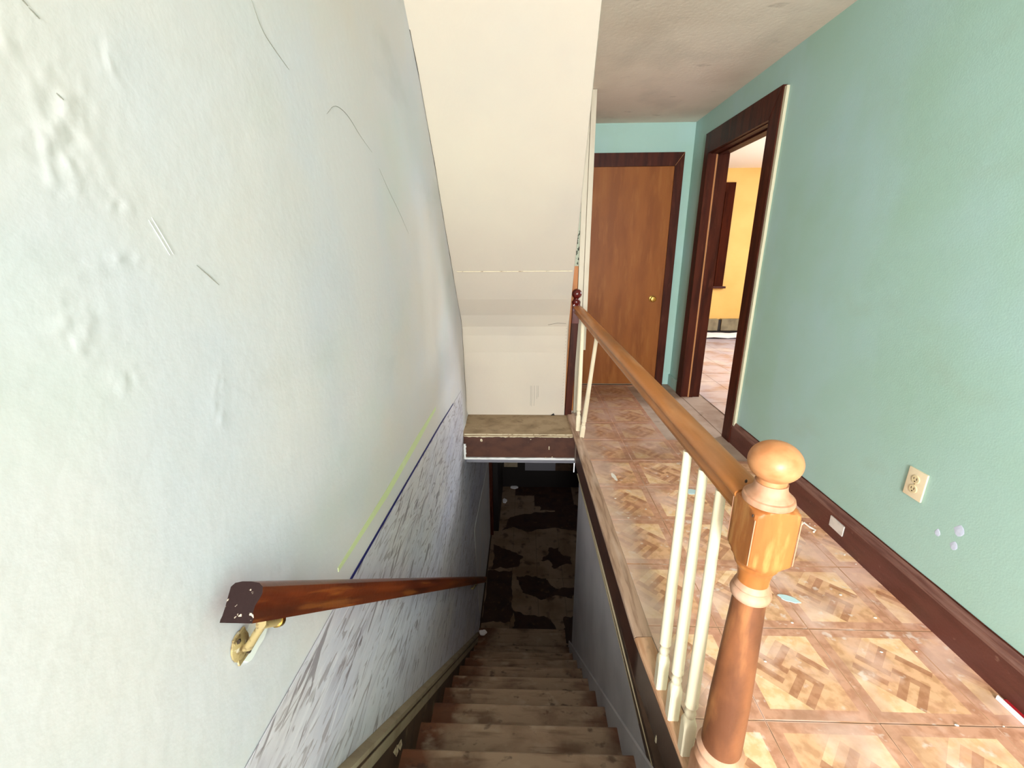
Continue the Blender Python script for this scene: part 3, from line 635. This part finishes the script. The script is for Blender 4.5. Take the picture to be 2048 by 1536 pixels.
# handrail
RP = [(-.023, -.052), (-.026, -.046), (-.026, -.040), (-.021, -.034), (-.020, -.026), (-.026, -.020), (-.032, -.014), (-.034, -.008), (-.033, -.003), (-.028, .0015), (-.018, .0035), (0, .005), (.018, .0035), (.028, .0015), (.033, -.003), (.034, -.008), (.032, -.014), (.026, -.020), (.020, -.026), (.021, -.034), (.026, -.040), (.026, -.046), (.023, -.052)]
rA, rB = Vector((.452, .77, .853)), Vector((.405, 3.36, .902))
bm = B(); sweep(bm, RP, rA, rB); put('handrail', bm, 'oak_rail', bl_, smooth=True, label='worn oak handrail')
bm = B(); sweep(bm, [(-.012, -.064), (.012, -.064), (.012, -.052), (-.012, -.052)], rA, rA.lerp(rB, .11)); put('fillet_strip', bm, 'oak', bl_)
def baluster(pb, pt, m='cream_wood'):
    pb, pt = Vector(pb), Vector(pt); L = (pt-pb).length; h = .0162
    pf = [(0, .03, h), (.095, .03, h), (.108, .022, h), (.122, .0145, h), (.126, .0118), (.132, .0130), (.140, .0150), (.147, .0130), (.152, .0120), (.160, .0132), (.166, .0172), (.172, .0165), (.35, .0155), (.6, .0128), (L, .0112)]
    pf = [q for q in pf if q[0] <= L]
    bm = B(); q = Vector((0, 0, 1)).rotation_difference((pt-pb).normalized())
    lathe(bm, pf, 0, 0, 24, M=Matrix.Translation(pb)@q.to_matrix().to_4x4())
    return put('baluster', bm, m, bl_, smooth=True)
baluster((.4265, 1.026, .007), (.431, 1.05, .803)); baluster((.433, .934, .007), (.435, .955, .80)); baluster((.439, .842, .007), (.437, .86, .80))
baluster((.418, 2.93, .007), (.424, 2.53, .836)); baluster((.402, 3.04, .007), (.407, 3.05, .848))
# far newel
FX, FY = .3605, 3.40      # it leans a little towards the hall
LEAN = Matrix.Translation((FX, FY, 0))@Matrix.Rotation(math.radians(2.2), 4, 'Y')@Matrix.Translation((-FX, -FY, 0))
bm = B(); box(bm, FX-.027, FX+.027, FY-.027, FY+.027, 0, .80, .003); bmesh.ops.transform(bm, matrix=LEAN, verts=bm.verts)
n2 = put('newel_post', bm, 'dark_wood', bl_, label='dark red-brown newel at the far end against the panel')
bm = B(); lathe(bm, [(.77, .045, .029), (.80, .06, .029), (.905, .06, .029), (.915, .044, .029), (.92, .033)], FX, FY, 40, M=LEAN); put('block', bm, 'cherry', n2, smooth=True)
bm = B(); lathe(bm, [(.915, .029), (.925, .034), (.938, .033), (.946, .025), (.953, .021), (.960, .020)], FX, FY, 32, M=LEAN); put('cap_ring', bm, 'cherry', n2, smooth=True)
bm = B(); lathe(bm, [(.995+.038*math.sin(a), max(.002, .0385*math.cos(a))) for a in [math.radians(t) for t in range(-64, 91, 7)]]+[(1.033, .001)], FX, FY, 32, M=LEAN); put('ball_finial', bm, 'cherry', n2, smooth=True)

# ---------------------------------------------------------------- end of the closet wall: trim boards
t2 = root('trim_2', (.45, 3.43, 0), label='tall cream corner boards left of the hall door', kind='structure')
bm = B(); box(bm, .452, .488, 3.425, 3.455, .545, ZC-.003, .002); put('corner_board', bm, 'dull_cream', t2)
bm = B(); box(bm, .41, .449, 3.43, 3.455, 0, ZC-.005, .002); put('corner_board', bm, 'dull_cream', t2)
bm = B(); box(bm, .326, .409, 3.438, 3.445, 1.2, 2.2); put('mouldy_plaster', bm, 'mold', t2)
bm = B(); box(bm, .326, .406, 3.432, 3.445, .02, 1.2, .002); put('bare_stud', bm, 'orange_wood', t2, label='bare orange wood behind the far newel')

# ---------------------------------------------------------------- doors
d1 = root('door_1', (.95, 4.25, 0), label='flat brown wooden door at the end of the hall', kind='structure')
bm = B(); box(bm, .50, 1.313, 4.235, 4.268, .012, 2.02, .002); leaf = put('door_leaf', bm, 'door_ply', d1)
def casing(parent, pts, axis, a, b, m='dark_wood'):
    bm = B(); prism(bm, pts, axis, a, b); return put('casing', bm, m, parent)
casing(d1, [(1.313, 0), (1.39, 0), (1.39, 2.13), (1.313, 2.02)], 1, 4.225, YB)
casing(d1, [(.42, 2.13), (.42, 2.02), (1.312, 2.021), (1.389, 2.13)], 1, 4.225, YB)
casing(d1, [(.42, 0), (.50, 0), (.50, 2.018), (.42, 2.018)], 1, 4.225, YB)
bm = B(); tube(bm, [(1.314, 4.2243, 2.023), (1.389, 4.2243, 2.129)], .0014, 5); put('mitre_joint', bm, 'pale_wood', d1)
kb = B(); KM = Matrix.Translation((1.215, 4.235, .869))@Matrix.Rotation(math.pi/2, 4, 'X')
lathe(kb, [(0, .03), (.004, .030), (.008, .024), (.010, .012), (.028, .011), (.034, .018), (.042, .026), (.054, .0265), (.060, .022), (.062, .008)], 0, 0, 28, M=KM)
put('door_knob', kb, 'brass', leaf, smooth=True)

d2 = root('door_2', (XR, 3.4, 0), label='side doorway into the yellow room with dark brown casing', kind='structure')
casing(d2, [(3.86, 0), (3.985, 0), (3.94, 2.20), (3.86, 2.05)], 0, XR-.024, XR)
casing(d2, [(2.858, 0), (2.97, 0), (2.97, 2.05), (2.858, 2.20)], 0, XR-.024, XR)
casing(d2, [(2.858, 2.2), (2.9705, 2.05), (3.8595, 2.05), (3.94, 2.2)], 0, XR-.026, XR)
for y0, y1 in ((3.86, 3.882), (2.948, 2.97)):
    bm = B(); box(bm, XR, XR+.15, y0, y1, 0, 2.06); put('jamb', bm, 'dark_wood', d2)
bm = B(); box(bm, XR, XR+.15, 2.97, 3.86, 2.045, 2.062); put('jamb', bm, 'dark_wood', d2)
bm = B(); box(bm, XR+.055, XR+.085, 3.848, 3.861, 0, 2.045, .001); box(bm, XR+.055, XR+.085, 2.97, 2.982, 0, 2.045, .001); box(bm, XR+.055, XR+.085, 2.97, 3.86, 2.034, 2.046, .001); put('door_stop', bm, 'dark_wood', d2)
bm = B(); box(bm, XR+.042, XR+.056, 3.8565, 3.8605, .0, 2.04); put('worn_strip', bm, 'pale_wood', d2, label='pale strip of raw wood down the far jamb')
bm = B(); rr = ragged(.11, 2.19, 60, .002, 3)
prism(bm, [(2.8575, z) for z, a in rr]+[(2.834+a, z) for z, a in rr[::-1]], 0, XR-.016, XR); put('white_edge', bm, 'cream_edge', d2, label='strip of bare white plaster edge beside the casing')
bm = B(); box(bm, XR-.01, XR+.16, 2.97, 3.86, 0, .003); put('threshold', bm, 'subfloor', d2)

# ---------------------------------------------------------------- baseboards
bb = root('baseboard_right', (XR, 1.2, 0), label='maroon baseboard along the sea-green wall', kind='structure')
bm = B(); box(bm, XR-.018, XR, -3.3, 1.722, 0, .122); box(bm, XR-.018, XR, 1.818, 2.857, 0, .122); box(bm, XR-.012, XR, 1.722, 1.818, 0, .122); box(bm, XR-.018, XR, 1.722, 1.818, 0, .05); box(bm, XR-.018, XR, 1.722, 1.818, .106, .122)
put('board', bm, 'maroon', bb)
bm = B(); sweep(bm, [(0, .12), (.020, .12), (.020, .13), (.014, .137), (.013, .146), (.006, .157), (0, .158)], (XR, 2.857, 0), (XR, -3.3, 0)); cp = put('cap_moulding', bm, 'base_cap', bb)
bm = B()
for s in range(9):
    y0 = -.2+s*.33; tube(bm, [(XR-.003, y0, .159), (XR-.002, y0+.17, .1595), (XR-.003, y0+.33, .159)], .0026, 6)
put('caulk_line', bm, 'dark_wood', bb)
bm = B(); box(bm, XR-.014, XR, 3.99, YB, 0, .11, .002); put('board', bm, 'teal', bb)
pl = B(); prism(pl, [(1.727, .0515), (1.814, .0535), (1.816, .104), (1.727, .103)], 0, XR-.021, XR-.012)
put('blank_cover_plate', pl, 'plate', label='small blank pale grey cover plate set in the maroon baseboard', cat='cover plate')

# ---------------------------------------------------------------- outlet on the right wall
ol = root('wall_outlet', (XR, 1.483, .41), 'ivory duplex wall outlet on the sea-green wall', 'outlet')
bm = B(); box(bm, XR-.007, XR, 1.445, 1.522, .408, .521, .003); put('cover_plate', bm, 'ivory', ol, smooth=True)
for z in (.445, .484):
    bm = B(); t = bmesh.new(); MM = Matrix.Translation((XR-.006, 1.4835, z))@Matrix.Rotation(-math.pi/2, 4, 'Y')
    lathe(bm, [(0, .0165), (.003, .0165), (.0042, .015)], 0, 0, 24, M=MM)
    sk = put('socket', bm, 'ivory_dark', ol)
    for y, h in ((1.4775, .009), (1.4895, .008)):
        bm = B(); box(bm, XR-.0107, XR-.0095, y-.0012, y+.0012, z+.001-h/2+.002, z+.001+h/2+.002); put('slot', bm, 'slot', sk)
    bm = B(); lathe(bm, [(0, .0025), (.0012, .0025)], 0, 0, 12, M=Matrix.Translation((XR-.0098, 1.4835, z-.008))@Matrix.Rotation(-math.pi/2, 4, 'Y')); put('ground_hole', bm, 'slot', sk)
bm = B(); lathe(bm, [(0, .003), (.0015, .002)], 0, 0, 12, M=Matrix.Translation((XR-.007, 1.4835, .4645))@Matrix.Rotation(-math.pi/2, 4, 'Y')); put('screw', bm, 'old_brass', ol)

# ---------------------------------------------------------------- handrail on the left wall
hr = root('wall_handrail', (-.41, .5, .75), 'glossy red-brown wooden handrail sloping down along the left wall', 'handrail')
dr = Vector((0, 1, -.871)).normalized(); upr = Vector((0, .871, 1)).normalized()
h0 = Vector((-.411, .497, .822)); h1 = h0+dr*((3.62-.497)/dr.y)
HP = [(.024, -.036), (.0245, -.026), (.021, -.018), (.022, -.006), (.027, .006), (.030, .016), (.028, .027), (.020, .034), (.006, .036), (-.010, .036), (-.022, .033), (-.028, .026), (-.0285, .012), (-.029, -.010), (-.030, -.024), (-.036, -.031), (-.036, -.036)]
HP = [(max(a*.86, -.0272), b*.76) for a, b in HP]
bm = B(); sweep(bm, HP, h0, h1, up=(0, 0, 1), mi=0, end_mi=1); put('rail', bm, ['red_rail', 'rail_end'], hr, smooth=True)
br = B(); lathe(br, [(0, .021), (.003, .021), (.006, .016), (.008, .008)], 0, 0, 16, M=Matrix.Translation((XL-.001, .535, .695))@Matrix.Rotation(math.pi/2, 4, 'Y')@Matrix.Scale(1.25, 4, (1, 0, 0)))
box(br, XL, XL+.004, .521, .550, .668, .720, .0012)
bk = put('bracket', br, 'old_brass', hr, smooth=True, label='tarnished brass bracket')
bm = B(); tube(bm, [(XL+.004, .536, .690), (XL+.014, .536, .693), (-.432, .535, .722), (-.418, .5345, .742)], [.007, .0072, .0068, .0068], 10); put('arm', bm, 'old_brass', bk, smooth=True)
pA = Vector((-.415, .537, .7420)); bm = B(); tube(bm, [pA-dr*.014, pA+dr*.035], .0085, 12); put('saddle', bm, 'old_brass', bk, smooth=True)
bm = B(); tube(bm, [pA+dr*.034, pA+dr*.044, pA+dr*.050], [.0105, .0105, .006], 14); put('end_cap', bm, 'brass', bk, smooth=True)
for y, z in ((.528, .712), (.544, .674)):
    bm = B(); blob(bm, (XL+.006, y, z), .003, .0045, .0045, 2, 1, .1); put('screw', bm, 'slot', bk)
s2 = h0+dr*3.4
bm = B(); tube(bm, [(XL, s2.y, s2.z-.09), (XL+.02, s2.y, s2.z-.088), (-.415, s2.y, s2.z-.04)], .008, 8); put('bracket', bm, 'old_brass', hr)

# ---------------------------------------------------------------- yellow room contents
wv = root('window_2', (2.5, 6.98, .77), label='dark brown window casing on the yellow wall', kind='structure')
for x0, x1, z0, z1 in ((2.94, 3.075, .77, 2.257), (1.95, 2.07, .77, 2.257), (2.07, 2.94, 2.13, 2.257)):
    bm = B(); box(bm, x0, x1, 6.965, 7.0, z0, z1, .003); put('casing', bm, 'matte_brown', wv)
bm = B(); box(bm, 1.9, 3.115, 6.94, 7.0, .74, .772, .004); put('sill', bm, 'dark_wood', wv)
bm = B(); box(bm, 2.07, 2.94, 6.985, 7.0, .772, .83); box(bm, 2.07, 2.94, 6.985, 7.0, 1.42, 1.48); box(bm, 2.07, 2.12, 6.985, 7.0, .83, 2.13); box(bm, 2.89, 2.94, 6.985, 7.0, .83, 2.13); put('sash', bm, 'dark_wood', wv)
bm = B(); box(bm, 2.12, 2.89, 6.992, 6.999, .83, 1.42); box(bm, 2.12, 2.89, 6.992, 6.999, 1.48, 2.13); put('pane', bm, 'glass', wv)
ht = root('baseboard_heater', (3.1, 6.95, 0), 'grey-green baseboard heater along the foot of the yellow wall', 'heater')
bm = B(); box(bm, 2.2, 3.07, 6.93, 7.0, .08, .265, .006); box(bm, 3.12, 4.4, 6.93, 7.0, .08, .265, .006); put('cover', bm, 'heater', ht)
bm = B(); box(bm, 3.065, 3.125, 6.945, 7.0, .085, .255); put('joint_gap', bm, 'near_black', ht)
bm = B(); box(bm, 2.2, 4.4, 6.95, 7.0, .0, .08); put('toe_gap', bm, 'near_black', ht)
bm = B(); N_ = 14; gr = []
for i in range(N_+1):
    for j in range(7):
        x = 2.75+1.0*i/N_; y = 6.62+.26*j/6; gr.append(bm.verts.new((x, y, .008+.02*(1+noise.noise(Vector((x*5, y*6, 0))))+.03*(j/6)**2)))
for i in range(N_):
    for j in range(6): bm.faces.new((gr[i*7+j], gr[(i+1)*7+j], gr[(i+1)*7+j+1], gr[i*7+j+1]))
t = bmesh.ops.extrude_face_region(bm, geom=bm.faces[:]); bmesh.ops.translate(bm, verts=[v for v in t['geom'] if isinstance(v, bmesh.types.BMVert)], vec=(0, 0, .002))
put('paper_sheet', bm, 'paper', smooth=True, label='crumpled white sheet on the floor below the heater', cat='paper')

# ---------------------------------------------------------------- debris on the floors
def chip(name, x, y, z, sx, sy, m, label, cat, group=None, seed=1, rz=0, h=.0025):
    pts = []
    for i in range(14):
        a = 2*math.pi*i/14; k = 1+.45*noise.noise(Vector((math.cos(a)*1.3+seed*5, math.sin(a)*1.3, seed)))
        u, v = sx*k*math.cos(a), sy*k*math.sin(a)
        pts.append((x+u*math.cos(rz)-v*math.sin(rz), y+u*math.sin(rz)+v*math.cos(rz)))
    bm = B(); prism(bm, pts, 2, z, z+h); return put(name, bm, m, label=label, cat=cat, group=group)
ZT = .0045
chip('paint_flake', 1.034, 1.395, ZT, .034, .016, 'chip_blue', 'largest pale blue paint flake on the parquet tiles behind the near newel', 'paint flake', seed=2, rz=-.5)
chip('paint_flake', .942, 2.18, ZT, .035, .03, 'chip_blue', 'pale green-blue paint flake seen between the near spindles', 'paint flake', seed=5)
chip('paint_flake', .54, 2.341, ZT, .012, .045, 'chip_white', 'white streak-shaped flake on the tiles near the stair edge', 'paint flake', seed=8, rz=.15, h=.0015)
bm = B(); tube(bm, [(1.375, 1.88, ZT+.003), (1.395, 1.895, ZT+.003), (1.40, 1.86, ZT+.003), (1.412, 1.835, ZT+.003), (1.395, 1.82, ZT+.003)], .0042, 6); put('plaster_curl', bm, 'chip_white', label='curled white caulk strip on the floor beside the maroon baseboard', cat='debris')
CR_ = [(1.42, 1.89), (1.435, 1.875), (1.437, 1.60), (1.43, 1.66), (1.25, 1.42), (1.30, 1.31), (1.33, 1.17), (1.21, 1.165), (1.24, .93), (1.37, .93), (.98, 1.28), (.53, 1.92), (.50, 2.1), (.64, 2.0), (.80, 1.12)]
def where(x, y):
    side = 'against the maroon baseboard' if x > 1.36 else 'beside the oak nosing' if x < .56 else 'out on the parquet tiles'
    return side
for i, (x, y) in enumerate(CR_):
    s = random.uniform(.002, .0046)
    bm = B(); blob(bm, (x, y, ZT+s*.3), s*1.5, s, s*.45, i, 1)
    g = where(x, y); put('plaster_crumb', bm, 'chip_white', label='tiny white plaster crumb lying '+g, cat='crumb', group='plaster crumbs '+g)
sr = root('plastic_strip', (1.44, .96, 0), 'white plastic strip with a red edge lying along the maroon baseboard', 'plastic strip')
bm = B(); prism(bm, [(1.437, 1.015), (1.43, 1.012), (1.432, .88), (1.440, .88)], 2, ZT, ZT+.012); put('white_strip', bm, 'paper', sr)
bm = B(); prism(bm, [(1.4545, 1.005), (1.4375, 1.005), (1.440, .88), (1.455, .88)], 2, ZT, ZT+.007); put('red_edge', bm, 'red', sr, label='red edge')
chip('paper_scrap', -.175, 6.30, FL+.003, .06, .04, 'paper', 'white paper scrap farther away on the dark lower floor', 'paper', seed=3, h=.012)
chip('paper_scrap', -.31, 5.88, FL+.003, .035, .05, 'paper', 'white paper scrap on the dark lower floor beside the left door', 'paper', seed=6, h=.02)
chip('paper_scrap', -.40, 3.27, Z0-9*RISE, .035, .028, 'paper', 'torn pale scrap on the bottom step at the left', 'paper', seed=9, h=.015)
